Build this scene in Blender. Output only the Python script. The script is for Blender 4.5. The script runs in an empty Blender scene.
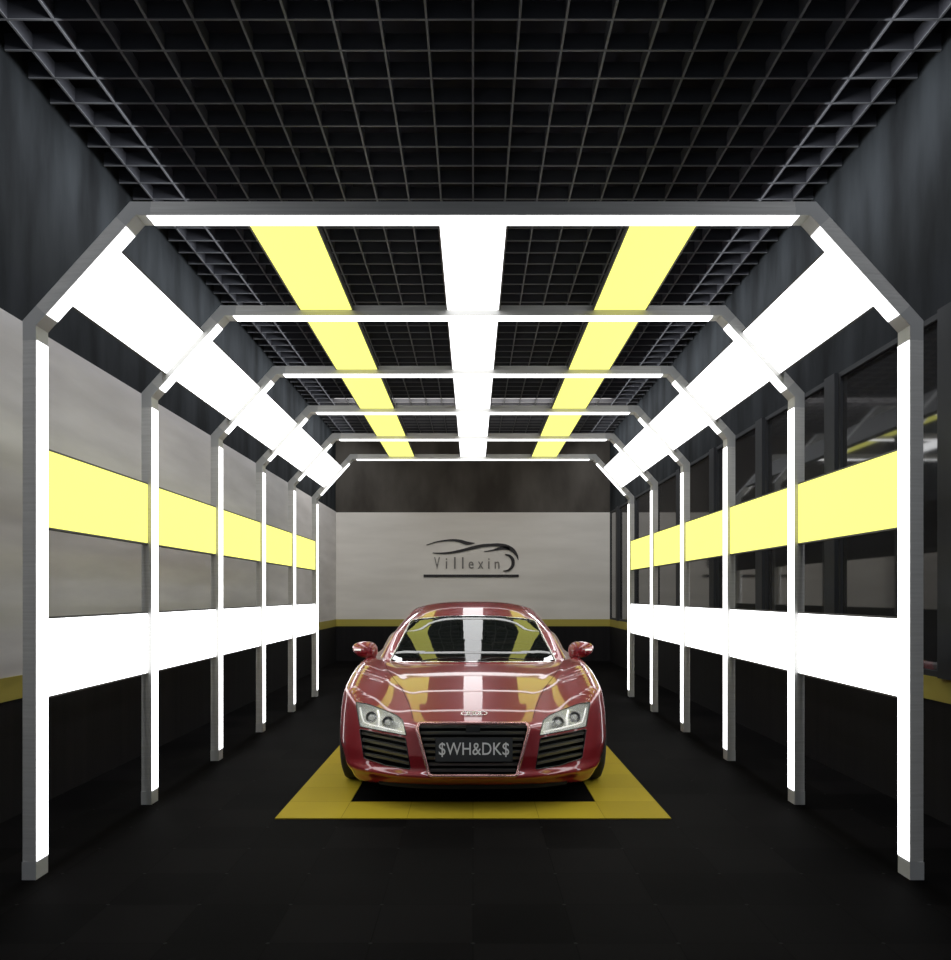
import bpy, bmesh, math, random
import numpy as np
from mathutils import Vector, Matrix
random.seed(4)
C = bpy.context.scene.collection
PI = math.pi
H = 1.33          # camera height
F = 821.0         # focal length in pixels of the photograph

# ------------------------------------------------------------------ materials
def mat(name, col, rough=.5, metal=0., emit=None, strength=0., coat=0., ior=1.5, coat_rough=.03, spec=.5, trans=0., alpha=1.):
    m = bpy.data.materials.new(name); m.use_nodes = True
    b = m.node_tree.nodes['Principled BSDF']
    b.inputs['Base Color'].default_value = (*col, 1)
    b.inputs['Roughness'].default_value = rough
    b.inputs['Metallic'].default_value = metal
    b.inputs['IOR'].default_value = ior
    b.inputs['Specular IOR Level'].default_value = spec
    b.inputs['Coat Weight'].default_value = coat
    b.inputs['Coat Roughness'].default_value = coat_rough
    b.inputs['Transmission Weight'].default_value = trans
    b.inputs['Alpha'].default_value = alpha
    if emit:
        b.inputs['Emission Color'].default_value = (*emit, 1)
        b.inputs['Emission Strength'].default_value = strength
    return m

def noisy(name, c1, c2, scale=(1, 1, 1), nscale=4., detail=6., rough=.8, lo=.3, hi=.7, bump=0., metal=0., spec=.5):
    m = mat(name, c1, rough, metal, spec=spec)
    nt = m.node_tree; N = nt.nodes; L = nt.links
    b = N['Principled BSDF']
    tc = N.new('ShaderNodeTexCoord'); mp = N.new('ShaderNodeMapping'); no = N.new('ShaderNodeTexNoise'); cr = N.new('ShaderNodeValToRGB')
    mp.inputs['Scale'].default_value = scale
    no.inputs['Scale'].default_value = nscale; no.inputs['Detail'].default_value = detail
    cr.color_ramp.elements[0].position = lo; cr.color_ramp.elements[1].position = hi
    cr.color_ramp.elements[0].color = (*c1, 1); cr.color_ramp.elements[1].color = (*c2, 1)
    L.new(tc.outputs['Object'], mp.inputs['Vector']); L.new(mp.outputs['Vector'], no.inputs['Vector'])
    L.new(no.outputs['Fac'], cr.inputs['Fac']); L.new(cr.outputs['Color'], b.inputs['Base Color'])
    if bump:
        bp = N.new('ShaderNodeBump'); bp.inputs['Strength'].default_value = bump; bp.inputs['Distance'].default_value = .02
        L.new(no.outputs['Fac'], bp.inputs['Height']); L.new(bp.outputs['Normal'], b.inputs['Normal'])
    return m

M = {}
M['white_light'] = mat('white_light', (.8, .8, .8), .5, emit=(.955, .975, 1), strength=2.9)
M['strip_light'] = mat('strip_light', (.8, .8, .8), .5, emit=(.97, .98, 1), strength=2.6)
M['yellow_light'] = mat('yellow_light', (.15, .15, .05), .6, emit=(1, .985, .215), strength=1.3, spec=.2)
M['alu'] = noisy('brushed_aluminium', (.50, .49, .475), (.60, .59, .575), (1, 1, 30), 3, 3, .5, metal=.1)
M['alu_joint'] = mat('cast_joint', (.42, .42, .42), .5, .1)
M['alu_cap'] = mat('foot_cap', (.5, .5, .5), .5, .1)
M['housing'] = mat('panel_housing', (.09, .09, .09), .5, .3)
M['concrete_up'] = noisy('dark_concrete', (.009, .0105, .012), (.036, .041, .046), (1.6, 1.6, .40), 1.6, 10, .9, .36, .68, .25, spec=.12)
M['wall_white'] = noisy('pale_plaster', (.62, .59, .57), (.80, .77, .75), (.35, .35, 2.4), 2.2, 6, .65, .3, .75)
M['board'] = noisy('pale_board', (.66, .63, .58), (.76, .73, .68), (.5, .5, 3), 1.5, 4, .6)
M['yellow_trim'] = mat('yellow_trim', (.42, .35, .06), .6)
M['black_wall'] = noisy('black_panelling', (.005, .005, .006), (.010, .009, .010), (9, 9, .3), 1.5, 3, .75, spec=.2)
M['ceil_black'] = mat('ceiling_black', (.035, .035, .045), .9, spec=.1)
M['concrete_back'] = noisy('brown_concrete', (.05, .044, .038), (.11, .10, .088), (1.2, 1.2, .5), 1.4, 8, .9, .35, .7, spec=.12)
M['grid'] = mat('grid_metal', (.06, .062, .075), .7)
M['grid_edge'] = mat('grid_edge', (.22, .225, .24), .6)
M['dark_glass'] = mat('dark_glass', (.03, .03, .032), .05, ior=1.8, spec=.7)
M['pillar'] = noisy('dark_pillar', (.016, .017, .02), (.03, .032, .036), (1, 1, .3), 3, 5, .7)
M['mat_yellow'] = None

def tile_material(name, c1, c2, line, rough, size, dots, spec=.015):
    m = mat(name, c1, rough, spec=spec)
    nt = m.node_tree; N = nt.nodes; L = nt.links; b = N['Principled BSDF']
    tc = N.new('ShaderNodeTexCoord'); sep = N.new('ShaderNodeSeparateXYZ')
    L.new(tc.outputs['Object'], sep.inputs[0])
    def math_(op, a, bb=None):
        n = N.new('ShaderNodeMath'); n.operation = op
        for i, v in enumerate((a, bb)):
            if v is None: continue
            if isinstance(v, (int, float)): n.inputs[i].default_value = v
            else: L.new(v, n.inputs[i])
        return n.outputs[0]
    fx = math_('DIVIDE', sep.outputs[0], size); fy = math_('DIVIDE', sep.outputs[1], size)
    ix = math_('FLOOR', fx); iy = math_('FLOOR', fy)
    cm = N.new('ShaderNodeCombineXYZ'); L.new(ix, cm.inputs[0]); L.new(iy, cm.inputs[1])
    wn = N.new('ShaderNodeTexWhiteNoise'); L.new(cm.outputs[0], wn.inputs['Vector'])
    no = N.new('ShaderNodeTexNoise'); no.inputs['Scale'].default_value = 1.3; no.inputs['Detail'].default_value = 5
    L.new(tc.outputs['Object'], no.inputs['Vector'])
    mixf = math_('ADD', math_('MULTIPLY', wn.outputs['Value'], .45), math_('MULTIPLY', no.outputs['Fac'], .6))
    mx = N.new('ShaderNodeMix'); mx.data_type = 'RGBA'
    L.new(mixf, mx.inputs[0]); mx.inputs[6].default_value = (*c1, 1); mx.inputs[7].default_value = (*c2, 1)
    dx = math_('ABSOLUTE', math_('SUBTRACT', math_('FRACT', fx), .5)); dy = math_('ABSOLUTE', math_('SUBTRACT', math_('FRACT', fy), .5))
    edge = math_('GREATER_THAN', math_('MAXIMUM', dx, dy), .5 - .006)
    # small rivet crosses at the tile corners
    near = math_('GREATER_THAN', math_('ADD', dx, dy), .975) if dots else None
    m2 = N.new('ShaderNodeMix'); m2.data_type = 'RGBA'
    L.new(edge, m2.inputs[0]); L.new(mx.outputs[2], m2.inputs[6]); m2.inputs[7].default_value = (*line, 1)
    out = m2.outputs[2]
    if dots:
        m3 = N.new('ShaderNodeMix'); m3.data_type = 'RGBA'
        L.new(near, m3.inputs[0]); L.new(out, m3.inputs[6]); m3.inputs[7].default_value = (.02, .02, .02, 1)
        out = m3.outputs[2]
    L.new(out, b.inputs['Base Color'])
    return m
TILE = .392
M['floor'] = tile_material('black_floor_tiles', (.0005, .0005, .0006), (.0075, .0068, .0070), (.001, .001, .001), .7, TILE, True)
M['mat_yellow'] = tile_material('yellow_floor_tiles', (.30, .225, .018), (.46, .35, .032), (.24, .18, .015), .55, TILE, False)

# ------------------------------------------------------------------ helpers
def link(name, bm, m, parent=None, smooth=False, angle=None):
    me = bpy.data.meshes.new(name)
    bmesh.ops.recalc_face_normals(bm, faces=bm.faces)
    bm.to_mesh(me); bm.free()
    return link_me(name, me, m, parent, smooth, angle)

def link_me(name, me, m, parent=None, smooth=False, angle=None):
    o = bpy.data.objects.new(name, me); C.objects.link(o)
    if m is not None:
        for mm in (m if isinstance(m, (list, tuple)) else [m]): me.materials.append(mm)
    if smooth:
        me.shade_smooth()
        if angle: me.set_sharp_from_angle(angle=math.radians(angle))
    if parent: o.parent = parent
    return o

def box(bm, x0, x1, y0, y1, z0, z1):
    vs = [bm.verts.new((x, y, z)) for z in (z0, z1) for y in (y0, y1) for x in (x0, x1)]
    for f in ((0, 2, 3, 1), (4, 5, 7, 6), (0, 1, 5, 4), (2, 6, 7, 3), (0, 4, 6, 2), (1, 3, 7, 5)):
        bm.faces.new([vs[i] for i in f])

def bbox(*a, bevel=0):
    bm = bmesh.new(); box(bm, *a)
    if bevel: bmesh.ops.bevel(bm, geom=bm.edges[:], offset=bevel, segments=2, affect='EDGES')
    return bm

def prism(bm, poly, y0, y1):
    """closed polygon of (x, z), extruded along Y; y0 / y1 a number or a list"""
    n = len(poly)
    a0 = y0 if isinstance(y0, (list, tuple)) else [y0] * n
    a1 = y1 if isinstance(y1, (list, tuple)) else [y1] * n
    f = [bm.verts.new((p[0], a0[i], p[1])) for i, p in enumerate(poly)]
    g = [bm.verts.new((p[0], a1[i], p[1])) for i, p in enumerate(poly)]
    caps = [bm.faces.new(f), bm.faces.new(g[::-1])]
    for i in range(n):
        bm.faces.new((f[i], g[i], g[(i + 1) % n], f[(i + 1) % n]))
    bmesh.ops.triangulate(bm, faces=caps)

def tube(bm, pts, r, seg=6, closed=False):
    pts = [Vector(p) for p in pts]; n = len(pts); rings = []
    for i, p in enumerate(pts):
        a = pts[(i - 1) % n] if (closed or i > 0) else p
        b = pts[(i + 1) % n] if (closed or i < n - 1) else p
        t = (b - a).normalized()
        u = t.cross(Vector((0, 0, 1)))
        if u.length < .05: u = t.cross(Vector((0, 1, 0)))
        u.normalize(); v = t.cross(u)
        rr = r[i] if isinstance(r, (list, tuple)) else r
        rings.append([bm.verts.new(p + u * rr * math.cos(2 * PI * k / seg) + v * rr * math.sin(2 * PI * k / seg)) for k in range(seg)])
    for i in range(n if closed else n - 1):
        A, B = rings[i], rings[(i + 1) % n]
        for k in range(seg):
            bm.faces.new((A[k], A[(k + 1) % seg], B[(k + 1) % seg], B[k]))
    if not closed:
        bm.faces.new(rings[0][::-1]); bm.faces.new(rings[-1])

def lathe(bm, prof, seg=64, axis='X', loc=(0, 0, 0)):
    """prof: list of (offset along axis, radius), closed loop"""
    rings = []
    for k in range(seg):
        a = 2 * PI * k / seg
        rings.append([bm.verts.new((loc[0] + s, loc[1] + r * math.cos(a), loc[2] + r * math.sin(a)) if axis == 'X'
                                   else (loc[0] + r * math.cos(a), loc[1] + s, loc[2] + r * math.sin(a))) for s, r in prof])
    n = len(prof)
    for k in range(seg):
        A, B = rings[k], rings[(k + 1) % seg]
        for i in range(n):
            bm.faces.new((A[i], A[(i + 1) % n], B[(i + 1) % n], B[i]))

def empty(name, loc=(0, 0, 0), rot=(0, 0, 0), parent=None):
    o = bpy.data.objects.new(name, None); C.objects.link(o)
    o.location = loc; o.rotation_euler = rot; o.empty_display_size = .1
    if parent: o.parent = parent
    return o

def tag(o, label=None, cat=None, group=None, kind=None):
    for k, v in (('label', label), ('category', cat), ('group', group), ('kind', kind)):
        if v: o[k] = v
    return o

def copy_tree(o, parent=None):
    c = o.copy(); C.objects.link(c)
    if parent: c.parent = parent
    for ch in list(o.children): copy_tree(ch, c)
    return c

# ------------------------------------------------------------------ room shell
X = 2.75; YB = 16.5; YF = -3.0; ZT = 3.0; S1 = .843; S0 = .703; CZ = 4.524
def st(name, bm, m, parent=None):
    o = link(name, bm, m, parent); 
    o['kind'] = 'structure'
    return o
st('floor', bbox(-X - .2, X + .2, YF, YB + .2, -.1, 0), M['floor'])
ce = st('ceiling', bbox(-X - .2, X + .2, YF, YB + .2, CZ + .32, CZ + .42), M['ceil_black'])
bm = bmesh.new(); g = .0809 * 3.194
k = -10
while k <= 10:
    box(bm, k * g - .007, k * g + .007, YF, YB - .01, CZ, CZ + .09); k += 1
y = 4.55 - 29 * g
while y < YB - .05:
    box(bm, -X + .01, X - .01, y - .007, y + .007, CZ + .001, CZ + .091); y += g
st('ceiling_grid', bm, M['grid'], ce)
bm = bmesh.new()
for k in range(-10, 11): box(bm, k * g - .0065, k * g + .0065, YF, YB - .01, CZ - .006, CZ)
y = 4.55 - 29 * g
while y < YB - .05:
    box(bm, -X + .01, X - .01, y - .0065, y + .0065, CZ - .007, CZ - .001); y += g
st('grid_edge', bm, M['grid_edge'], ce)
# hangers of the grid up to the slab
bm = bmesh.new()
for i in range(-8, 9, 4):
    for j in range(0, 14):
        tube(bm, [(i * g, -2 + j * 1.29, CZ + .08), (i * g, -2 + j * 1.29, CZ + .33)], .004, 5)
st('grid_hanger', bm, M['grid'], ce)
wl = st('wall_left', bbox(-X - .2, -X - .012, YF, YB + .2, 0, CZ + .32), M['concrete_up'])
st('plaster_panel', bbox(-X - .013, -X, YF, YB, S1, ZT), M['wall_white'], wl)
st('black_panelling', bbox(-X - .013, -X, YF, YB, 0, S0), M['black_wall'], wl)
st('trim_1', bbox(-X - .013, -X + .004, YF, YB, S0, S1), M['yellow_trim'])
wb = st('wall_back', bbox(-X - .012, X + .012, YB + .012, YB + .2, 0, CZ + .32), M['concrete_back'])
st('pale_board', bbox(-X, X, YB, YB + .013, S1, ZT - .01), M['board'], wb)
st('black_panelling', bbox(-X, X, YB, YB + .013, 0, S0), M['black_wall'], wb)
st('trim_2', bbox(-X, X, YB - .004, YB + .013, S0, S1), M['yellow_trim'])
wr = st('wall_right', bbox(X + .03, X + .2, YF, YB + .2, 0, CZ + .32), M['concrete_up'])
st('black_panelling', bbox(X, X + .031, YF, YB, 0, S0), M['black_wall'], wr)
st('upper_facing', bbox(X, X + .031, YF, YB, ZT, CZ + .32), M['concrete_up'], wr)
st('trim_3', bbox(X - .004, X + .031, YF, YB, S0, S1), M['yellow_trim'])
# right wall windows between dark pillars
pil = [4.72 + 1.55 * k for k in range(-5, 8)]
bm = bmesh.new()
for p in pil: box(bm, X - .03, X + .031, p - .09, p + .09, S1, ZT)
st('pillar', bm, M['pillar'], wr)
edges = [YF + .09] + pil + [YB]
n = 1
for a, b in zip(edges[:-1], edges[1:]):
    a += .09; b -= .09 if b < YB else .0
    if b - a < .2: continue
    w = empty('window_%d' % n, (X, (a + b) / 2, S1)); w['kind'] = 'structure'
    hl = (b - a) / 2
    bm = bmesh.new()
    t = .035
    box(bm, .0, .03, -hl, hl, 0, t); box(bm, .0, .03, -hl, hl, ZT - S1 - t, ZT - S1)
    box(bm, .0, .03, -hl, -hl + t, t, ZT - S1 - t); box(bm, .0, .03, hl - t, hl, t, ZT - S1 - t)
    st('window_frame', bm, M['pillar'], w)
    st('glass_pane', bbox(.018, .026, -hl + t, hl - t, t, ZT - S1 - t), M['dark_glass'], w)
    n += 1

# ------------------------------------------------------------------ light portals
GZ0 = 3.83; GS = F * H * .00126; GD = .11; T = .066
gates = [GZ0 + GS * i for i in range(6)]
P = [(2.039, 0.), (2.039, 2.588), (1.574, 3.103), (-1.574, 3.103), (-2.039, 2.588), (-2.039, 0.)]
def offset_poly(P, t):
    out = []
    for i, p in enumerate(P):
        p = Vector(p); ds = []
        if i > 0: ds.append((p - Vector(P[i - 1])).normalized())
        if i < len(P) - 1: ds.append((Vector(P[i + 1]) - p).normalized())
        ns = [Vector((d.y, -d.x)) for d in ds]
        m_ = sum(ns, Vector((0, 0))).normalized()
        out.append(p + m_ * t / m_.dot(ns[0]))
    return out
OUT = offset_poly(P, T); MID = offset_poly(P, T * .55)
def seg_at(A, i, s0, s1):
    """point pair on inner segment i at distances s0 from its start and s1 from its end -> projected on polyline A"""
    p, q = Vector(P[i]), Vector(P[i + 1]); d = (q - p).normalized(); a, b = p + d * s0, q - d * s1
    off = (Vector(A[i]) - p).dot(Vector((d.y, -d.x)))
    nrm = Vector((d.y, -d.x)) * off
    pa = a + nrm if s0 > 0 else Vector(A[i]); pb = b + nrm if s1 > 0 else Vector(A[i + 1])
    return a, b, pa, pb
def member(i, s0, s1, e=0.):
    bm = bmesh.new()
    a, b, ma, mb = seg_at(MID, i, s0, s1); _, _, oa, ob = seg_at(OUT, i, s0, s1)
    prism(bm, [a, b, mb, ma], -e, GD + e)
    prism(bm, [ma, mb, ob, oa], .007 - e, GD - .007 + e)
    return bm
def joint(i):
    bm = bmesh.new()
    pi, pm, po = Vector(P[i]), Vector(MID[i]), Vector(OUT[i])
    for j, s in ((i - 1, 1), (i, 0)):
        p, q = Vector(P[j]), Vector(P[j + 1]); d = (q - p).normalized()
        dd = -d if s else d
        nrm = Vector((d.y, -d.x))
        a = pi + dd * .068
        for A, B, C_, D_, y0 in ((pi, a, a + nrm * T * .55, pm, 0), (pm, a + nrm * T * .55, a + nrm * T, po, .007)):
            prism(bm, [A, B, C_, D_], y0, GD - y0)
    return bm
def strip(i, s0, s1):
    p, q = Vector(P[i]), Vector(P[i + 1]); d = (q - p).normalized(); nrm = Vector((-d.y, d.x))
    a, b = p + d * s0, q - d * s1
    bm = bmesh.new(); prism(bm, [a, b, b + nrm * .003, a + nrm * .003], .004, GD - .004)
    return bm
root = empty('light_portal', (0, gates[0], 0))
for nm, i, s0, s1, q0, q1 in (('post', 0, .084, .068, .086, .068), ('diagonal_arm', 1, .068, .068, .07, .07), ('crossbeam', 2, .068, .068, .05, .05),
                              ('diagonal_arm', 3, .068, .068, .07, .07), ('post', 4, .068, .084, .068, .086)):
    o = link(nm, member(i, s0, s1), M['alu'], root)
    link('light_strip', strip(i, q0, q1), M['strip_light'], o)
    if nm == 'post':
        bm = bmesh.new(); sx = 1 if i == 0 else -1
        xs = sorted((sx * 2.039, sx * (2.039 + T)))
        box(bm, xs[0] , xs[1], 0, GD, 0, .084)
        link('foot_cap', bm, M['alu_cap'], o)
for i in (1, 2, 3, 4): link('corner_joint', joint(i), M['alu_joint'], root)
ORD = ['nearest', 'second', 'third', 'fourth', 'fifth', 'farthest']
for i, gz in enumerate(gates):
    o = root if i == 0 else copy_tree(root)
    o.location.y = gz
    lab = {0: 'nearest and largest grey aluminium light portal, standing in front of all the panels',
           5: 'farthest and smallest grey aluminium light portal, closest to the back wall'}.get(
        i, '%s grey aluminium light portal from the front, arching over the black floor' % ORD[i])
    tag(o, lab, 'light frame', 'octagonal light portals standing in a row')

cache = {}
def panel(w, L, col):
    k = (w, col)
    if k in cache: return cache[k]
    b1 = bbox(-w / 2, w / 2, -L / 2, L / 2, .0, .028)
    me = bpy.data.meshes.new('housing')
    # border ring hanging a few millimetres below the diffuser
    t = .009
    for a in ((-w / 2, -w / 2 + t, -L / 2, L / 2), (w / 2 - t, w / 2, -L / 2, L / 2)):
        box(b1, *a, -.006, .0)
    bmesh.ops.recalc_face_normals(b1, faces=b1.faces)
    b1.to_mesh(me); b1.free(); me.materials.append(M['housing'])
    b2 = bbox(-w / 2 + t, w / 2 - t, -L / 2, L / 2, -.004, -.0005)
    m2 = bpy.data.meshes.new('diffuser'); b2.to_mesh(m2); b2.free(); m2.materials.append(M[col])
    cache[k] = (me, m2); return cache[k]
PL = GS - GD + .002
cx = (P[1][0] + P[2][0]) / 2; cz = (P[1][1] + P[2][1]) / 2
dang = math.atan2(.515, .465)
cx += .034 * .742; cz += .034 * .67
slots = [('yellow', 'yellow_light', .343, (-.93, 3.143), 0, 'ceiling', 'left-hand yellow ceiling light panel', 'row of yellow ceiling panels left of centre'),
         ('white', 'white_light', .343, (0, 3.143), 0, 'ceiling', 'white ceiling light panel on the centre line', 'row of white ceiling panels'),
         ('yellow', 'yellow_light', .343, (.93, 3.143), 0, 'ceiling', 'right-hand yellow ceiling light panel', 'row of yellow ceiling panels right of centre'),
         ('white', 'white_light', .368, (-cx, cz), -dang, 'diagonal', 'slanted white light panel on the left', 'slanted white panels on the left'),
         ('white', 'white_light', .368, (cx, cz), dang, 'diagonal', 'slanted white light panel on the right', 'slanted white panels on the right'),
         ('yellow', 'yellow_light', .390, (-2.067, 1.845), -PI / 2, 'wall', 'upright yellow light panel on the left side', 'upright yellow panels on the left'),
         ('white', 'white_light', .395, (-2.067, 1.026), -PI / 2, 'wall', 'upright white light panel low on the left side', 'upright white panels on the left'),
         ('yellow', 'yellow_light', .390, (2.067, 1.845), PI / 2, 'wall', 'upright yellow light panel on the right side', 'upright yellow panels on the right'),
         ('white', 'white_light', .395, (2.067, 1.026), PI / 2, 'wall', 'upright white light panel low on the right side', 'upright white panels on the right')]
BAY = ['between the nearest and second portals', 'between the second and third portals', 'between the third and fourth portals',
       'between the fourth and fifth portals', 'between the fifth and farthest portals']
for (c, mk, w, (px, pz), a, kind, lab, grp) in slots:
    for i in range(5):
        e = empty({'ceiling': 'ceiling_light', 'diagonal': 'slanted_light', 'wall': 'side_light'}[kind], (px, (gates[i] + GD + gates[i + 1]) / 2, pz), (0, a, 0))
        me1, me2 = panel(w, PL, mk)
        h_ = bpy.data.objects.new('housing', me1); C.objects.link(h_); h_.parent = e
        d_ = bpy.data.objects.new('diffuser', me2); C.objects.link(d_); d_.parent = e
        tag(e, '%s, %s' % (lab, BAY[i]), 'light', grp)

# ------------------------------------------------------------------ yellow floor border
bm = bmesh.new(); mo = 3 * TILE; mi = 2 * TILE; m0 = 4.87; m1 = m0 + 13 * TILE
box(bm, -mo, mo, 0, TILE, 0, .006); box(bm, -mo, mo, m1 - m0 - TILE, m1 - m0, 0, .006)
box(bm, -mo, -mi, TILE, m1 - m0 - TILE, 0, .006); box(bm, mi, mo, TILE, m1 - m0 - TILE, 0, .006)
fb = link('floor_border', bm, M['mat_yellow']); fb.location = (0, m0, 0)
tag(fb, 'rectangular border of yellow floor tiles laid on the black floor around the red car', 'floor tiles')

# ------------------------------------------------------------------ wall sign
M['sign_dark'] = mat('sign_dark', (.006, .003, .006), .4)
M['sign_grey'] = mat('sign_grey', (.16, .15, .14), .5)
KP = (YB - .01) / F
def sp(cxp, cyp): return (((410 + cxp / 7.925) - 473) * KP, H - ((530 + cyp / 7.925) - 595) * KP)
sign = empty('wall_sign', (0, YB - .004, 1.9))
tag(sign, 'dark swooping car outline over grey lettering and an underline, on the back wall', 'wall sign')
def rel(p): return (p[0], p[1] - 1.9)
def catmull(pts, n=8):
    out = []; P_ = [pts[0]] + pts + [pts[-1]]
    for i in range(1, len(P_) - 2):
        for k in range(n):
            t = k / n; p = [np.array(P_[i + j], float) for j in (-1, 0, 1, 2)]
            out.append(tuple(.5 * ((2 * p[1]) + (-p[0] + p[2]) * t + (2 * p[0] - 5 * p[1] + 4 * p[2] - p[3]) * t * t + (-p[0] + 3 * p[1] - 3 * p[2] + p[3]) * t ** 3)))
    out.append(tuple(pts[-1])); return out
def swoosh(bm, pts):
    q = catmull(pts); L_, R_ = [], []
    for i, (x, y_, w) in enumerate(q):
        a, b = q[max(i - 1, 0)], q[min(i + 1, len(q) - 1)]
        d = Vector((b[0] - a[0], b[1] - a[1])).normalized(); nn = Vector((-d.y, d.x)) * max(w * 1.12, 2) / 2
        L_.append(rel(sp(x + nn.x, y_ + nn.y))); R_.append(rel(sp(x - nn.x, y_ - nn.y)))
    f = [[bm.verts.new((p[0], yy, p[1])) for p in A] for yy in (-.02, 0) for A in (L_, R_)]
    for i in range(len(q) - 1):
        bm.faces.new((f[0][i], f[0][i + 1], f[1][i + 1], f[1][i])); bm.faces.new((f[2][i], f[3][i], f[3][i + 1], f[2][i + 1]))
        bm.faces.new((f[0][i], f[2][i], f[2][i + 1], f[0][i + 1])); bm.faces.new((f[1][i], f[1][i + 1], f[3][i + 1], f[3][i]))
bm = bmesh.new()
swoosh(bm, [(130, 119, 3), (200, 97, 7), (260, 86, 10), (330, 80, 14), (395, 87, 20), (450, 104, 24), (512, 104, 5)])
swoosh(bm, [(180, 181, 3), (250, 184, 10), (330, 178, 15), (420, 160, 19), (500, 140, 23), (570, 125, 22), (640, 119, 20), (700, 118, 22), (760, 130, 28), (812, 158, 28), (845, 200, 17), (858, 236, 4)])
swoosh(bm, [(585, 170, 3), (650, 161, 9), (700, 148, 18), (745, 142, 22), (790, 150, 20)])
link('car_outline', bm, M['sign_dark'], sign)
bm = bmesh.new()
swoosh(bm, [(752, 194, 6), (790, 206, 18), (815, 240, 24), (812, 285, 22), (780, 318, 14), (738, 325, 4)])
link('wheel_crescent', bm, M['sign_dark'], sign)
a = rel(sp(108, 373)); b = rel(sp(862, 353))
link('underline', bbox(a[0], b[0], -.02, 0, a[1], b[1]), M['sign_dark'], sign)

def text_mesh(name, s, m, parent, loc, rot, w, h, ext=.004, bold=0., spacing=1.0):
    cu = bpy.data.curves.new(name, 'FONT'); cu.body = s; cu.extrude = ext; cu.offset = bold; cu.space_character = spacing
    cu.resolution_u = 4
    o = bpy.data.objects.new(name, cu); C.objects.link(o)
    dg = bpy.context.evaluated_depsgraph_get()
    me = bpy.data.meshes.new_from_object(o.evaluated_get(dg))
    bpy.data.objects.remove(o)
    v = np.empty(len(me.vertices) * 3); me.vertices.foreach_get('co', v); v = v.reshape(-1, 3)
    lo, hi = v.min(0), v.max(0)
    v[:, 0] = (v[:, 0] - (lo[0] + hi[0]) / 2) * w / (hi[0] - lo[0]); v[:, 1] = (v[:, 1] - (lo[1] + hi[1]) / 2) * h / (hi[1] - lo[1])
    me.vertices.foreach_set('co', v.ravel()); me.update()
    me.materials.clear()
    o = link_me(name, me, m, parent); o.location = loc; o.rotation_euler = rot
    return o
for ch, xc, wd, top in (('V', 214, 44, 215), ('i', 289, 12, 224), ('l', 355, 12, 215), ('l', 418, 12, 215), ('e', 484, 40, 250), ('x', 560, 42, 250), ('i', 625, 12, 224), ('n', 690, 38, 250)):
    a = rel(sp(xc - wd / 2, 306)); b = rel(sp(xc + wd / 2, top))
    text_mesh('letter', ch, M['sign_grey'], sign, ((a[0] + b[0]) / 2, -.006, (a[1] + b[1]) / 2), (PI / 2, 0, 0), b[0] - a[0], b[1] - a[1], .006, .0)

# ------------------------------------------------------------------ the car (local frame: x across, y back from the nose, z up)
CY = 5.05
M['paint'] = mat('red_paint', (.235, .008, .016), .35, .25, coat=1., coat_rough=.02, ior=1.5)
M['paint'].node_tree.nodes['Principled BSDF'].inputs['Coat IOR'].default_value = 1.75
M['chrome'] = mat('chrome', (.75, .72, .72), .12, 1.)
M['rim_trim'] = mat('grille_surround', (.60, .33, .33), .25, .8)
M['black_gloss'] = mat('black_gloss', (.008, .008, .009), .18, ior=1.6)
M['black_matt'] = mat('black_matt', (.006, .006, .006), .7, spec=.2)
M['slat'] = mat('grille_slat', (.16, .16, .155), .3, .4)
M['wscreen'] = mat('tinted_windscreen', (.012, .014, .014), .02, ior=2.1, spec=.7, alpha=.72)
M['glass_side'] = mat('side_glass', (.008, .009, .01), .03, ior=1.7)
M['lens'] = mat('lamp_lens', (.9, .92, .92), .02, ior=1.5, alpha=.22)
M['lamp_silver'] = mat('lamp_silver', (.85, .85, .83), .3, .4)
M['lamp_dark'] = mat('lamp_dark', (.22, .22, .22), .35, .5)
M['led'] = mat('daytime_led', (.9, .9, .88), .2, emit=(1, .98, .92), strength=.5)
M['rubber'] = mat('tyre_rubber', (.012, .012, .012), .8)
M['alloy'] = mat('alloy', (.45, .45, .46), .25, .9)
M['leather'] = noisy('dark_leather', (.03, .028, .026), (.05, .046, .042), nscale=8, rough=.5)
M['plate'] = mat('plate_dark', (.024, .024, .025), .4)
M['plate_text'] = mat('plate_text', (.75, .75, .75), .4)
M['tail_red'] = mat('tail_lamp', (.35, .01, .01), .1, ior=1.6)
M['carbon'] = mat('side_blade', (.03, .03, .032), .2, coat=.6)

def smax(a, b, k):
    h = np.clip(.5 + .5 * (a - b) / k, 0, 1)
    return b + (a - b) * h + k * h * (1 - h)
def ip(xs, ys):
    """smooth 1-D interpolation (monotone cubic)"""
    xs = np.array(xs, float); ys = np.array(ys, float)
    d = np.diff(ys) / np.diff(xs); m = np.zeros_like(ys)
    m[1:-1] = np.where(d[:-1] * d[1:] > 0, 2 * d[:-1] * d[1:] / (d[:-1] + d[1:] + 1e-12), 0); m[0] = d[0]; m[-1] = d[-1]
    def f(x):
        x = np.clip(x, xs[0], xs[-1]); i = np.clip(np.searchsorted(xs, x) - 1, 0, len(xs) - 2)
        h = xs[i + 1] - xs[i]; t = (x - xs[i]) / h
        return (2*t**3 - 3*t**2 + 1) * ys[i] + (t**3 - 2*t**2 + t) * h * m[i] + (-2*t**3 + 3*t**2) * ys[i+1] + (t**3 - t**2) * h * m[i+1]
    return f
hood = ip([-.2, .05, .3, .6, .9, 1.2, 1.45, 2.0, 3.0, 3.7, 4.2, 4.5], [.44, .535, .615, .690, .750, .800, .825, .85, .88, .90, .875, .84])
fend = ip([-.2, .3, .6, .95, 1.3, 1.7, 2.6, 3.2, 3.65, 4.2], [.0, .030, .055, .070, .050, .015, .01, .05, .07, .03])
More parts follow.
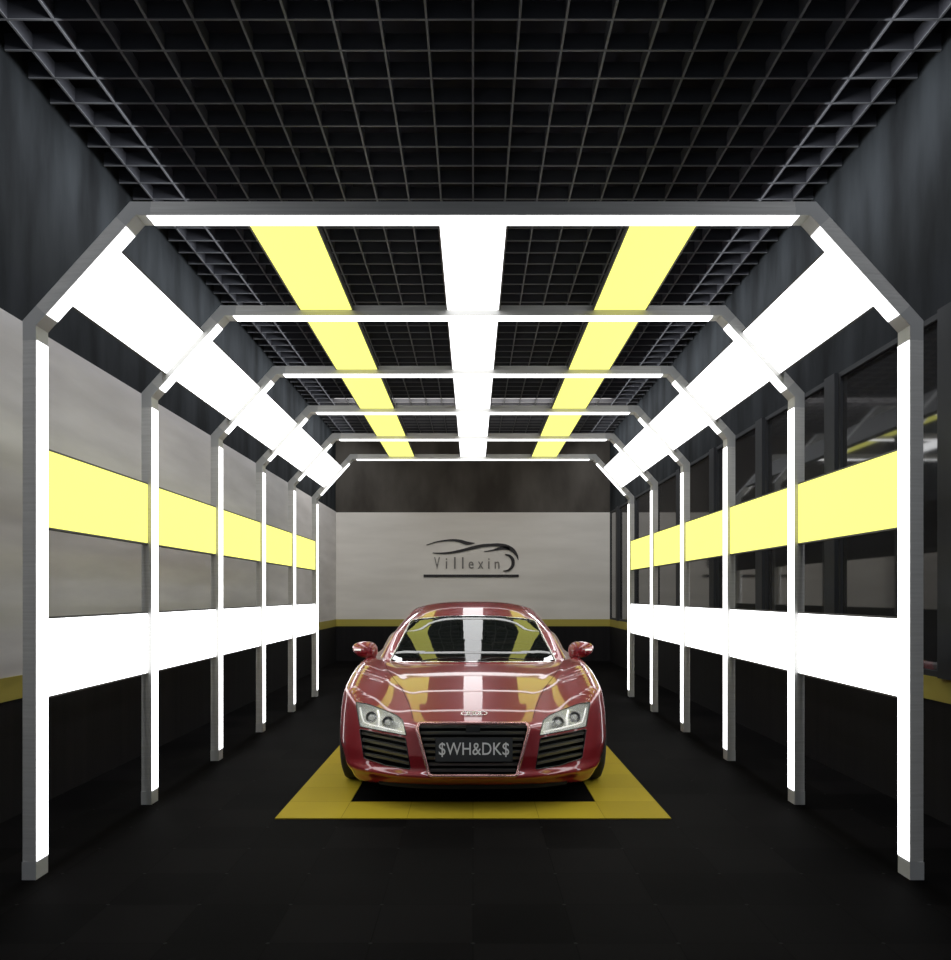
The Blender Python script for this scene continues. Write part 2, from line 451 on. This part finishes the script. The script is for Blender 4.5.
ridge = ip([-.2, .1, .6, 1.25, 2.], [.33, .36, .47, .66, .7])
xside = ip([-.2, .3, .95, 1.5, 2.3, 3.0, 3.6, 4.2, 4.5], [.875, .90, .925, .925, .905, .93, .955, .91, .86])
def body_f(p):
    x, y, z = np.abs(p[..., 0]), p[..., 1], p[..., 2]
    r = ridge(y); ham = 1 / (1 + np.exp(-(y - .05) / .1)) * 1 / (1 + np.exp((y - 1.5) / .15))
    zt = hood(y) - (.045 + .10 * np.exp(-np.clip(y, 0, 9) / .45)) * (x / .8) ** 2 * np.exp(-(x / .80) ** 8) + fend(y) * np.exp(-((x - .80) / .155) ** 2) \
        - ham * .0 * np.exp(-((x - r - .10) / .085) ** 2) + ham * .004 * np.exp(-((x - r) / .06) ** 2)
    yf = .34 * (x / .8) ** 3.0 + .16 * np.clip(z - .33, 0, 1) ** 1.0 * (1 + .8 * x) - .030 * np.exp(-((z - .205) / .030) ** 2) \
        + .9 * np.clip(.23 - z, 0, 1) ** 1.3
    xs = xside(y) - .30 * np.clip(z - .50, 0, 1) ** 1.5 - .6 * np.clip(.30 - z, 0, 1) ** 1.6 - .32 * np.clip(.36 - z, 0, 1) * np.clip((1.0 - y) / .4, 0, 1)
    # door waist scallop
    xs = xs - .03 * np.exp(-((z - .42) / .10) ** 2) * np.exp(-((y - 2.25) / .5) ** 4)
    yr = 4.43 - .25 * (x / .9) ** 4 - .15 * np.clip(z - .6, 0, 1) - .25 * np.clip(.35 - z, 0, 1)
    f = smax(z - zt, yf - y, .045)
    f = smax(f, x - xs, .085)
    f = smax(f, y - yr, .06)
    f = smax(f, .15 - .06 * np.clip(x / .8, 0, 1) ** 3 * np.clip(1.2 - y, 0, 1) ** .5 - z, .03)
    return f
def cab_f(p, off=0.):
    x, y, z = np.abs(p[..., 0]), p[..., 1], p[..., 2]
    roofz = ip([.80, 1.05, 1.22, 1.5, 1.8, 2.1, 2.35, 2.65, 3.0, 3.4, 3.9, 4.1, 4.5], [.0, .66, .80, .94, 1.063, 1.170, 1.235, 1.270, 1.248, 1.13, .96, .86, .2])
    ys = y - .55 * x ** 2 * np.clip((2.6 - y) / 1.4, 0, 1)
    zt = roofz(ys) - .085 * (x / .6) ** 3 * np.clip((ys - 1.7) / .6, 0, 1)
    xg = ip([1.2, 2.0, 2.6, 3.2, 4.2], [.735, .765, .765, .76, .60])(y) - .49 * (z - .82) - .12 * np.clip(z - 1.0, 0, 1)**2
    f = smax(z - zt, x - xg, .05)
    f = smax(f, .60 - z, .02)
    return f + off

def capsule(f, c0, c1, zc, n1, n2, n3, nt, tmax=3.0):
    al = np.concatenate([np.linspace(0.004, PI / 2, n1)])
    rows = [((0, c0, zc), (-math.cos(a), math.sin(a))) for a in al]
    rows += [((0, y, zc), (0., 1.)) for y in np.linspace(c0, c1, n2 + 1)[1:-1]]
    rows += [((0, c1, zc), (math.cos(a), math.sin(a))) for a in np.linspace(PI / 2, 0.004, n3)]
    th = np.linspace(0, 2 * PI, nt, endpoint=False)
    O = np.array([r[0] for r in rows])[:, None, :] + np.zeros((1, nt, 1))
    D = np.empty((len(rows), nt, 3))
    for i, (_, (dy, dr)) in enumerate(rows):
        D[i, :, 0] = dr * np.sin(th); D[i, :, 1] = dy; D[i, :, 2] = dr * np.cos(th)
    lo = np.zeros(D.shape[:2]); hi = np.full(D.shape[:2], tmax)
    # first crossing by a coarse march, then bisection
    found = np.zeros(D.shape[:2], bool)
    for t in np.linspace(0, tmax, 90)[1:]:
        v = f(O + D * t) > 0
        new = v & ~found; hi = np.where(new, t, hi); found |= v
        lo = np.where(~found, t, lo)
    for _ in range(22):
        m = (lo + hi) / 2; v = f(O + D * m[..., None]) > 0
        hi = np.where(v, m, hi); lo = np.where(v, lo, m)
    Pt = O + D * ((lo + hi) / 2)[..., None]
    R_ = len(rows); verts = Pt.reshape(-1, 3).tolist(); faces = []
    for i in range(R_ - 1):
        for j in range(nt):
            a, b = i * nt + j, i * nt + (j + 1) % nt
            faces.append((a, b, b + nt, a + nt))
    faces.append(tuple(range(nt))[::-1]); faces.append(tuple((R_ - 1) * nt + j for j in range(nt)))
    return verts, faces
def mesh_of(name, vf):
    me = bpy.data.meshes.new(name); me.from_pydata(vf[0], [], vf[1])
    bm = bmesh.new(); bm.from_mesh(me); bmesh.ops.recalc_face_normals(bm, faces=bm.faces); bm.to_mesh(me); bm.free()
    return me

def hit(px, py, f=body_f, off=0., y0=-.3, y1=4.0):
    """where the design drawing's view line through (px, py) meets the surface"""
    d = np.array([(px - 473) / F, 1.0, -(py - 595) / F])
    ts = np.linspace(CY + y0, CY + y1, 2600)
    pts = d * ts[:, None] + np.array([0, -CY, H])
    v = f(pts) + off < 0
    i = int(np.argmax(v))
    if not v.any(): return None
    lo, hi = ts[max(i - 1, 0)], ts[i]
    for _ in range(25):
        m = (lo + hi) / 2
        if f((d * m + np.array([0, -CY, H]))[None])[0] + off < 0: hi = m
        else: lo = m
    return d * hi + np.array([0, -CY, H])
def chaikin(P_, n=2):
    for _ in range(n):
        Q = []
        for i in range(len(P_)):
            a, b = np.array(P_[i], float), np.array(P_[(i + 1) % len(P_)], float)
            Q += [a * .75 + b * .25, a * .25 + b * .75]
        P_ = Q
    return [tuple(p) for p in P_]
def resample(P_, step):
    out = []
    for i in range(len(P_)):
        a, b = np.array(P_[i], float), np.array(P_[(i + 1) % len(P_)], float)
        n = max(1, int(round(np.linalg.norm(b - a) / step)))
        out += [tuple(a + (b - a) * k / n) for k in range(n)]
    return out
def corners(P_, r):
    """cut every corner by r pixels and round it"""
    Q = []
    n = len(P_)
    for i in range(n):
        p = np.array(P_[i], float); a = np.array(P_[i - 1], float); b = np.array(P_[(i + 1) % n], float)
        u = (a - p) / np.linalg.norm(a - p); v = (b - p) / np.linalg.norm(b - p)
        for t in (0, .25, .5, .75, 1):
            s = p + u * r; e = p + v * r
            Q.append(tuple((1 - t) ** 2 * s + 2 * t * (1 - t) * p + t * t * e))
    return Q
mir = lambda P_: [(946 - x, y) for x, y in P_][::-1]

GR = corners([(419.5, 723.2), (526.5, 723.2), (529.2, 728), (516.5, 776), (429.5, 776), (416.8, 728)], 2.6)
INL = corners([(359.5, 729), (405.5, 738), (410.5, 769.5), (386, 765.5), (364, 758)], 2)
HL = corners([(355.8, 702.2), (368, 704), (383, 709.5), (396, 715), (402.5, 720), (406.5, 735.5), (383, 731.2), (360, 726.6)], 1.4)
def surf_poly(P_, f=body_f, off=0.):
    return [h for h in (hit(x, y, f, off) for x, y in P_) if h is not None]
def cutter(P_, depth, f=body_f, front=.25):
    h = surf_poly(P_, f)
    bm = bmesh.new(); prism(bm, [(p[0], p[2]) for p in h], [p[1] - front for p in h], [p[1] + depth for p in h])
    bmesh.ops.triangulate(bm, faces=bm.faces)
    bmesh.ops.recalc_face_normals(bm, faces=bm.faces)
    me = bpy.data.meshes.new('c'); bm.to_mesh(me); bm.free(); return me
def vol(me):
    bm = bmesh.new(); bm.from_mesh(me); v = bm.calc_volume(signed=True); n = sum(not e.is_manifold for e in bm.edges); bm.free(); return v, n
def boolean(o, cut_me, m, op='DIFFERENCE'):
    c = bpy.data.objects.new('c', cut_me); C.objects.link(c); c.parent = o.parent
    cut_me.materials.clear(); cut_me.materials.append(m)
    md = o.modifiers.new('b', 'BOOLEAN'); md.operation = op; md.object = c; md.solver = 'EXACT'; md.material_mode = 'TRANSFER'
    v0, nm0 = vol(o.data); vc, _ = vol(cut_me)
    for attempt in range(6):
        c.location = (.00037 * attempt, .00053 * attempt, -.00029 * attempt)
        bpy.context.view_layer.update()
        dg = bpy.context.evaluated_depsgraph_get()
        me = bpy.data.meshes.new_from_object(o.evaluated_get(dg))
        v1, nm_ = vol(me)
        print('BOOL', attempt, round(v0, 4), round(vc, 4), round(v1, 4), nm_)
        if v0 - abs(vc) - .01 < v1 < v0 - 1e-5 and nm_ < nm0 + 12: break
        bpy.data.meshes.remove(me)
    o.modifiers.clear(); old = o.data; nm = old.name; o.data = me; bpy.data.meshes.remove(old); me.name = nm
    bpy.data.objects.remove(c)

def ribbon_on(bm, P_, f, off, r, closed=True):
    h = [hit(x, y, f, off) for x, y in P_]
    tube(bm, [tuple(p) for p in h if p is not None], r, 6, closed)

car = empty('car', (0, CY, 0))
tag(car, 'glossy red sports car standing on the yellow bordered floor area', 'car')

body = link_me('body', mesh_of('body', capsule(body_f, .95, 3.55, .42, 220, 120, 50, 400)), M['paint'], car)
# recesses: wheel arches, grille, side inlets, lamps
def arch(y, r):
    bm = bmesh.new()
    for s in (-1, 1):
        bmesh.ops.create_cone(bm, cap_ends=True, segments=72, radius1=r, radius2=r, depth=.5,
                              matrix=Matrix.Translation((s * .86, y, .335)) @ Matrix.Rotation(PI / 2, 4, 'Y'))
    me = bpy.data.meshes.new('c'); bm.to_mesh(me); bm.free(); return me
boolean(body, arch(.93, .365), M['black_matt']); boolean(body, arch(3.58, .375), M['black_matt'])
boolean(body, cutter(GR, .07), M['black_matt'])
for P_ in (INL, mir(INL)): boolean(body, cutter(P_, .12), M['black_matt'])
for P_ in (HL, mir(HL)): boolean(body, cutter(P_, .06), M['lamp_silver'])
body.data.shade_smooth(); body.data.set_sharp_from_angle(angle=math.radians(32))

# grille
gr = empty('grille', (0, 0, 0), parent=car)
bm = bmesh.new(); ribbon_on(bm, resample(GR, 4), body_f, .003, .012); link('grille_surround', bm, M['rim_trim'], gr, True)
bm = bmesh.new()
for i in range(8):
    y = 728.2 + i * 6.3
    t = (y - 728) / 48; hw = 54.2 - t * 12.2
    pts = [hit(473 + hw * s, y) for s in np.linspace(-1, 1, 13)]
    for a_, b_ in zip(pts[:-1], pts[1:]):
        vs_ = []
        for p in (a_, b_):
            vs_.append([bm.verts.new((p[0], p[1] + dy, p[2] + dz)) for dy, dz in ((.018, -.002), (.010, .013), (.045, .015), (.045, -.002))])
        A, B = vs_
        for k in range(4): bm.faces.new((A[k], A[(k + 1) % 4], B[(k + 1) % 4], B[k]))
bmesh.ops.remove_doubles(bm, verts=bm.verts, dist=1e-5)
o = link('grille_bars', bm, M['slat'], gr)
# number plate
pc = hit(474, 749.5)
bm = bbox(-.238, .238, -.008, .006, -.073, .073, bevel=.003)
pl = link('number_plate', bm, M['plate'], car); pl.location = (pc[0], pc[1] - .004, pc[2]); pl.rotation_euler = (-.12, 0, 0)
pl['label'] = 'dark plate reading $WH&DK$'
text_mesh('plate_lettering', '$WH&DK$', M['plate_text'], pl, (0, -.0095, 0), (PI / 2, 0, 0), .432, .088, .0015, .004, 1.02)
fc = hit(473, 729.5)
o = link('grille_sensor', bbox(-.045, .045, -.004, .02, -.022, .022, bevel=.004), M['plate'], gr); o.location = (fc[0], fc[1] + .008, fc[2])

# emblem of four linked rings on the nose of the hood
ec = hit(474, 714.2)
em = empty('hood_emblem', tuple(ec), parent=car)
e2 = hit(474, 712); sl = math.atan2(e2[2] - ec[2], e2[1] - ec[1])
for i in range(4):
    bm = bmesh.new(); R0 = .026; cxx = (i - 1.5) * .0365
    pts = []
    for k in range(28):
        a = 2 * PI * k / 28
        lx, ly = cxx + R0 * math.cos(a), R0 * math.sin(a) * 1.0
        gx, gy = ec[0] + lx, ec[1] + ly * math.cos(sl) * 1.0
        # follow the hood
        zz = ec[2] + ly * math.sin(sl)
        pts.append((lx, ly * math.cos(sl), ly * math.sin(sl) + .006))
    tube(bm, pts, .0028, 6, True); link('ring', bm, M['chrome'], em, True)

# side inlets: bars
for s, P_ in ((0, INL), (1, mir(INL))):
    inl = empty('side_intake', (0, 0, 0), parent=car)
    bm = bmesh.new()
    for k, (ya, yb) in enumerate(((734.5, 743.5), (741.5, 751), (748.5, 758.5), (755.5, 765.5))):
        xa, xb = (361.5 + k * .6, 406.3 + k * 1.1)
        pts = []
        for t in np.linspace(0, 1, 9):
            x_ = xa + (xb - xa) * t; y_ = ya + (yb - ya) * t
            p = hit(946 - x_ if s else x_, y_)
            if p is not None: pts.append(p)
        rings = [[bm.verts.new((p[0], p[1] + dy, p[2] + dz)) for dy, dz in ((.014, -.001), (.004, .015), (.05, .017), (.05, -.001))] for p in pts]
        for A, B in zip(rings[:-1], rings[1:]):
            for q in range(4): bm.faces.new((A[q], A[(q + 1) % 4], B[(q + 1) % 4], B[q]))
    link('intake_bars', bm, M['slat'], inl)
    bm = bmesh.new(); ribbon_on(bm, resample(P_, 3), body_f, 0., .003); link('intake_rim', bm, M['black_gloss'], inl, True)

# headlights
def patch(name, P_, f, off, m, parent, axis='y', step=1.2, grow=0.):
    """piece of the surface lying inside the outline, as a smooth sheet"""
    c = np.mean(np.array(P_), 0)
    rings = []
    P_ = resample(P_, 3.)
    n = 7
    bm = bmesh.new(); cen = hit(c[0], c[1], f, off); vc = bm.verts.new(cen)
    for i in range(1, n + 1):
        t = i / n * (1 + grow)
        row = []
        for q in P_:
            p = hit(c[0] + (q[0] - c[0]) * t, c[1] + (q[1] - c[1]) * t, f, off)
            row.append(bm.verts.new(p))
        rings.append(row)
    N_ = len(P_)
    for k in range(N_): bm.faces.new((vc, rings[0][k], rings[0][(k + 1) % N_]))
    for a_, b_ in zip(rings[:-1], rings[1:]):
        for k in range(N_): bm.faces.new((a_[k], b_[k], b_[(k + 1) % N_], a_[(k + 1) % N_]))
    return link(name, bm, m, parent, True)
for s, P_ in ((0, HL), (1, mir(HL))):
    hl = empty('headlight', (0, 0, 0), parent=car)
    fx = (lambda x: 946 - x) if s else (lambda x: x)
    patch('lens', P_, body_f, .002, M['lens'], hl)
    bm = bmesh.new(); ribbon_on(bm, resample(P_, 3), body_f, 0., .0035); link('lamp_rim', bm, M['black_gloss'], hl, True)
    for (px, py, r) in ((371, 717.5, .030), (387.5, 722.5, .030)):
        p = hit(fx(px), py)
        bm = bmesh.new(); lathe(bm, [(.0, r), (.0, r + .006), (.05, r + .006), (.05, .001), (.03, .001), (.022, r * .9)], 32, 'Y', (p[0], p[1] + .012, p[2]))
        link('projector', bm, M['lamp_dark'], hl, True, 40)
        bm = bmesh.new(); bmesh.ops.create_uvsphere(bm, u_segments=20, v_segments=12, radius=r * .8, matrix=Matrix.Translation((p[0], p[1] + .035, p[2])))
        link('projector_bulb', bm, M['lamp_silver'], hl, True)
    bm = bmesh.new(); pts = []
    for (px, py) in ((360, 708), (361.5, 716), (364, 722.8), (371, 725), (380, 727.2), (390, 729.5), (402, 732)):
        p = hit(fx(px), py); pts.append((p[0], p[1] + .012, p[2]))
    tube(bm, pts, .005, 6); link('led_strip', bm, M['led'], hl, True)
    bm = bmesh.new(); pts = []
    for (px, py) in ((377.5, 711), (379, 718), (378.5, 725.5)):
        p = hit(fx(px), py); pts.append((p[0], p[1] + .016, p[2]))
    tube(bm, pts, .008, 6); link('lamp_divider', bm, M['led'], hl, True)

# hood seam and lower lip
bm = bmesh.new()
for s in (-1, 1):
    pts = []
    for y in np.linspace(.16, 1.22, 40):
        x = s * (float(ridge(np.array(y))) - .0 + .012)
        zz = np.linspace(1.1, .2, 900); q = np.stack([np.full(900, x), np.full(900, y), zz], -1)
        v = body_f(q) < 0; pts.append((x, y, zz[int(np.argmax(v))] - .0005))
    tube(bm, pts, .0022, 5)
    link('hood_seam', bm, M['black_matt'], car); bm = bmesh.new()
bm = bmesh.new()
pts = []
for x in np.linspace(-.60, .60, 41):
    ys_ = np.linspace(-.3, 1.0, 2600); q = np.stack([np.full(2600, x), ys_, np.full(2600, .158)], -1)
    v = body_f(q) < 0; pts.append((x, ys_[int(np.argmax(v))] + .03, .147))
n = len(pts)
vv = [[bm.verts.new((p[0], p[1] + dy, p[2] + dz)) for dy, dz in ((-.02, -.022), (-.022, .012), (.08, .012), (.08, -.018))] for p in pts]
for A, B in zip(vv[:-1], vv[1:]):
    for q in range(4): bm.faces.new((A[q], A[(q + 1) % 4], B[(q + 1) % 4], B[q]))
link('front_splitter', bm, M['black_matt'], car)

# cabin shell
cab = link_me('cabin_shell', mesh_of('cabin_shell', capsule(cab_f, 2.3, 2.9, .80, 110, 30, 60, 240)), M['paint'], car)
inner = mesh_of('c', capsule(lambda p: cab_f(p, .035), 2.3, 2.9, .80, 60, 20, 40, 120))
boolean(cab, inner, M['black_matt'])
WS = corners([(389.5, 662), (410.8, 620.5), (423, 618.3), (448, 616.3), (473, 615.7), (498, 616.3), (523, 618.3), (535.2, 620.5), (556.5, 662), (515, 662), (473, 662), (431, 662)], 2.)
hW = surf_poly(WS, cab_f)
bm = bmesh.new(); prism(bm, [(p[0], p[2]) for p in hW], [p[1] - .35 for p in hW], [p[1] + .30 for p in hW]); bmesh.ops.recalc_face_normals(bm, faces=bm.faces)
me = bpy.data.meshes.new('c'); bm.to_mesh(me); bm.free(); boolean(cab, me, M['black_matt'])
# side windows and rear window
SW = [(1.78, .90), (2.10, 1.05), (2.40, 1.125), (2.75, 1.135), (3.05, 1.09), (3.02, .93)]
bm = bmesh.new(); vs1 = [bm.verts.new((-1.2, y, z)) for y, z in SW]; vs2 = [bm.verts.new((1.2, y, z)) for y, z in SW]
bm.faces.new(vs1); bm.faces.new(vs2[::-1])
for i in range(len(SW)): bm.faces.new((vs1[i], vs2[i], vs2[(i + 1) % len(SW)], vs1[(i + 1) % len(SW)]))
bmesh.ops.recalc_face_normals(bm, faces=bm.faces); bmesh.ops.triangulate(bm, faces=bm.faces)
me = bpy.data.meshes.new('c'); bm.to_mesh(me); bm.free(); boolean(cab, me, M['black_matt'])
cab.data.shade_smooth(); cab.data.set_sharp_from_angle(angle=math.radians(32))
patch('windscreen', WS, cab_f, .006, M['wscreen'], car, grow=.015)
for s in (-1, 1):
    bm = bmesh.new(); cyz = np.mean(np.array(SW), 0); rows = []
    def onx(y, z):
        xs_ = np.linspace(1.1, .2, 1500); q = np.stack([xs_, np.full(1500, y), np.full(1500, z)], -1)
        return (s * (xs_[int(np.argmax(cab_f(q, .008) < 0))]), y, z)
    SWr = resample(SW, .08)
    vc = bm.verts.new(onx(*cyz))
    for t in (.25, .5, .75, 1.02): rows.append([bm.verts.new(onx(*(cyz + (np.array(q) - cyz) * t))) for q in SWr])
    N_ = len(SWr)
    for k in range(N_): bm.faces.new((vc, rows[0][k], rows[0][(k + 1) % N_]))
    for a_, b_ in zip(rows[:-1], rows[1:]):
        for k in range(N_): bm.faces.new((a_[k], b_[k], b_[(k + 1) % N_], a_[(k + 1) % N_]))
    link('side_window', bm, M['glass_side'], car, True)
bm = bmesh.new(); ribbon_on(bm, resample(WS, 4), cab_f, 0.001, .006); link('windscreen_seal', bm, M['chrome'], car, True)

# interior
bm = bmesh.new(); box(bm, -.63, .63, 1.62, 3.1, .80, .885); bmesh.ops.bevel(bm, geom=bm.edges[:], offset=.03, segments=3, affect='EDGES')
link('dashboard', bm, M['black_matt'], car, True, 30)
for s in (-1, 1):
    seat = empty('car_seat', (s * .34, 2.55, .86), parent=car)
    bm = bmesh.new(); prism(bm, [(-.22, 0), (.22, 0), (.20, .20), (.12, .27), (-.12, .27), (-.20, .20)], -.05, .06)
    bmesh.ops.bevel(bm, geom=bm.edges[:], offset=.015, segments=2, affect='EDGES'); link('seat_back', bm, M['leather'], seat, True, 40)
    bm = bmesh.new(); prism(bm, [(-.11, .25), (.11, .25), (.10, .33), (.05, .345), (-.05, .345), (-.10, .33)], -.03, .05)
    bmesh.ops.bevel(bm, geom=bm.edges[:], offset=.012, segments=2, affect='EDGES'); link('headrest', bm, M['leather'], seat, True, 40)
bm = bmesh.new()
tube(bm, [(.34 + .17 * math.cos(a), 2.02 + .05 * math.sin(a), .92 + .15 * math.sin(a)) for a in np.linspace(0, 2 * PI, 32, endpoint=False)], .014, 8, True)
tube(bm, [(.18, 2.02, .92), (.50, 2.02, .92)], .016, 8)
link('steering_wheel', bm, M['leather'], car, True)
bm = bbox(-.11, .11, -.012, .012, -.028, .028, bevel=.008); o = link('rear_view_mirror', bm, M['black_gloss'], car, True, 40); o.location = (0, 2.16, 1.09)
# wipers
for s, (pa, pm, pb) in enumerate((((421, 661), (440, 658.6), (465, 657.6)), ((478, 660.5), (497, 657.8), (526, 659.5)))):
    bm = bmesh.new()
    pts = [hit(*q, cab_f, -.012) for q in (pa, pm, pb)]
    tube(bm, catmull([tuple(p) for p in pts], 5), .006, 6); link('wiper', bm, M['black_gloss'], car, True)

# door mirrors
for s in (-1, 1):
    mr = empty('door_mirror', (s * .862, 1.52, .893), parent=car)
    bm = bmesh.new(); bmesh.ops.create_uvsphere(bm, u_segments=28, v_segments=18, radius=1)
    for v in bm.verts:
        x, y, z = v.co
        k = 1 - .22 * (s * x)           # tapers towards the outer end
        sq = lambda t: math.copysign(abs(t) ** .8, t)
        v.co = (sq(x) * .100, sq(y) * (.085 if y < 0 else .05) * k, sq(z) * .066 * k + s * x * .012)
    link('mirror_housing', bm, M['paint'], mr, True)
    bm = bmesh.new(); bmesh.ops.create_cone(bm, cap_ends=True, segments=28, radius1=1, radius2=1, depth=.008, matrix=Matrix.Translation((0, .050, 0)) @ Matrix.Diagonal((.080, 1, .042, 1)) @ Matrix.Rotation(PI / 2, 4, 'X'))
    link('mirror_glass', bm, M['chrome'], mr)
    bm = bmesh.new()
    tube(bm, [(-s * .02, .0, -.035), (-s * .055, .01, -.075), (-s * .085, .03, -.125)], [.030, .022, .026], 10)
    link('mirror_arm', bm, M['paint'], mr, True)
    bm = bmesh.new(); bmesh.ops.create_cube(bm, size=1, matrix=Matrix.Translation((s * .050, -.066, .004)) @ Matrix.Rotation(s * .35, 4, 'Z') @ Matrix.Diagonal((.06, .02, .012, 1)))
    link('turn_signal', bm, M['led'], mr)

# wheels
def wheel(x, y, s, r, w_):
    wh = empty('wheel', (x, y, r), parent=car)
    bm = bmesh.new(); h = w_ / 2
    lathe(bm, [(-h, r - .10), (-h - .004, r - .05), (-h + .012, r - .012), (-h + .035, r), (-.02, r), (-.018, r - .008), (-.012, r - .008), (-.01, r), (.01, r), (.012, r - .008), (.018, r - .008), (.02, r), (h - .035, r), (h - .012, r - .012), (h + .004, r - .05), (h, r - .10)], 72)
    link('tyre', bm, M['rubber'], wh, True, 40)
    bm = bmesh.new(); lathe(bm, [(-h + .01, r - .098), (-h + .01, r - .112), (-h + .05, r - .13), (h - .05, r - .13), (h - .01, r - .112), (h - .01, r - .098)], 60)
    link('rim', bm, M['alloy'], wh, True, 40)
    bm = bmesh.new()
    for k in range(10):
        a = 2 * PI * k / 10
        d = Vector((0, math.cos(a), math.sin(a))); t = Vector((0, -math.sin(a), math.cos(a)))
        q = []
        for rr, ww in ((.03, .022), (r - .115, .014)):
            for xx in (s * (h - .05), s * (h - .02)):
                for sg in (-1, 1): q.append(bm.verts.new(d * rr + t * sg * ww + Vector((xx - (s * .015 if rr < .1 else 0), 0, 0))))
        for f_ in ((0, 1, 3, 2), (4, 6, 7, 5), (0, 4, 5, 1), (2, 3, 7, 6), (0, 2, 6, 4), (1, 5, 7, 3)): bm.faces.new([q[i] for i in f_])
    link('spokes', bm, M['alloy'], wh)
    bm = bmesh.new(); lathe(bm, [(-.02, .002), (-.02, .15), (.0, .15), (.0, .002)], 40, 'X', (s * .03, 0, 0)); link('brake_disc', bm, M['slat'], wh)
for s in (-1, 1):
    wheel(s * .805, .93, s, .325, .235); wheel(s * .80, 3.58, s, .33, .26)

# flank details and tail
def onside(y, z, s, off=-.001):
    xs_ = np.linspace(1.1, .3, 1600); q = np.stack([xs_, np.full(1600, y), np.full(1600, z)], -1)
    return (s * (xs_[int(np.argmax(body_f(q) < 0))] - off), y, z)
for s in (-1, 1):
    bm = bmesh.new()
    for ln in (((1.62, .74), (1.60, .50), (1.66, .24), (1.9, .20), (2.6, .20), (2.80, .26), (2.92, .5), (2.90, .76)),):
        tube(bm, [onside(y, z, s) for y, z in catmull(list(ln), 6)], .003, 5)
    link('door_seam', bm, M['black_matt'], car)
    o = link('door_handle', bbox(-.012, .012, -.09, .09, -.012, .012, bevel=.006), M['paint'], car, True, 40); o.location = onside(2.68, .66, s)
    bm = bmesh.new(); grid_ = [[bm.verts.new(onside(y + (.10 * (z - .3)), z, s, -.004)) for z in np.linspace(.30, .78, 9)] for y in np.linspace(2.86, 3.14, 7)]
    for i in range(6):
        for j in range(8): bm.faces.new((grid_[i][j], grid_[i + 1][j], grid_[i + 1][j + 1], grid_[i][j + 1]))
    link('side_blade', bm, M['carbon'], car, True)
    bm = bmesh.new(); grid_ = []
    for x in np.linspace(.48, .80, 9):
        row = []
        for z in np.linspace(.62, .72, 4):
            ys_ = np.linspace(4.8, 3.9, 1200); q = np.stack([np.full(1200, x), ys_, np.full(1200, z)], -1)
            row.append(bm.verts.new((s * x, ys_[int(np.argmax(body_f(q) < 0))] + .003, z)))
        grid_.append(row)
    for i in range(8):
        for j in range(3): bm.faces.new((grid_[i][j], grid_[i + 1][j], grid_[i + 1][j + 1], grid_[i][j + 1]))
    link('tail_lamp', bm, M['tail_red'], car, True)


# ------------------------------------------------------------------ added fill lights
def area(name, loc, rot, sx, sy, power, col):
    l = bpy.data.lights.new(name, 'AREA'); l.shape = 'RECTANGLE'; l.size = sx; l.size_y = sy; l.energy = power; l.color = col
    o = bpy.data.objects.new(name, l); C.objects.link(o); o.location = loc; o.rotation_euler = rot
area('front_daylight_fill', (0, -2.8, 2.3), (PI / 2, 0, 0), 5.2, 4.2, 20, (.78, .88, 1.))  # added unseen area light: bluish daylight from behind the camera, lifts the ambient
area('back_wall_fill', (0, 13.2, 4.4), (math.radians(45), 0, 0), 4.5, 1.0, 60, (1, .95, .88))  # added fill with no real fitting, brightens the back wall

for s in (-1, 1):
    area('side_wall_fill', (s * 2.15, 6.5, 4.45), (0, s * math.radians(-28), 0), .25, 19, 170, (.93, .96, 1.))  # added fill along each side, no real fitting, brightens the side walls

# ------------------------------------------------------------------ world and camera
w = bpy.data.worlds.new('World'); bpy.context.scene.world = w; w.use_nodes = True
w.node_tree.nodes['Background'].inputs[0].default_value = (.30, .34, .40, 1)
w.node_tree.nodes['Background'].inputs[1].default_value = .08
cam = bpy.data.cameras.new('Camera'); co = bpy.data.objects.new('Camera', cam); C.objects.link(co)
co.location = (0, 0, H); co.rotation_euler = (PI / 2, 0, 0)
cam.sensor_fit = 'VERTICAL'; cam.sensor_height = 36; cam.sensor_width = 36
cam.lens = 36 * F / 960
cam.shift_y = 115 / 960; cam.shift_x = 2.5 / 960
cam.clip_start = .05; cam.clip_end = 100
bpy.context.scene.camera = co
vs = bpy.context.scene.view_settings
vs.view_transform = 'Standard'; vs.look = 'None'; vs.exposure = 0; vs.gamma = 1
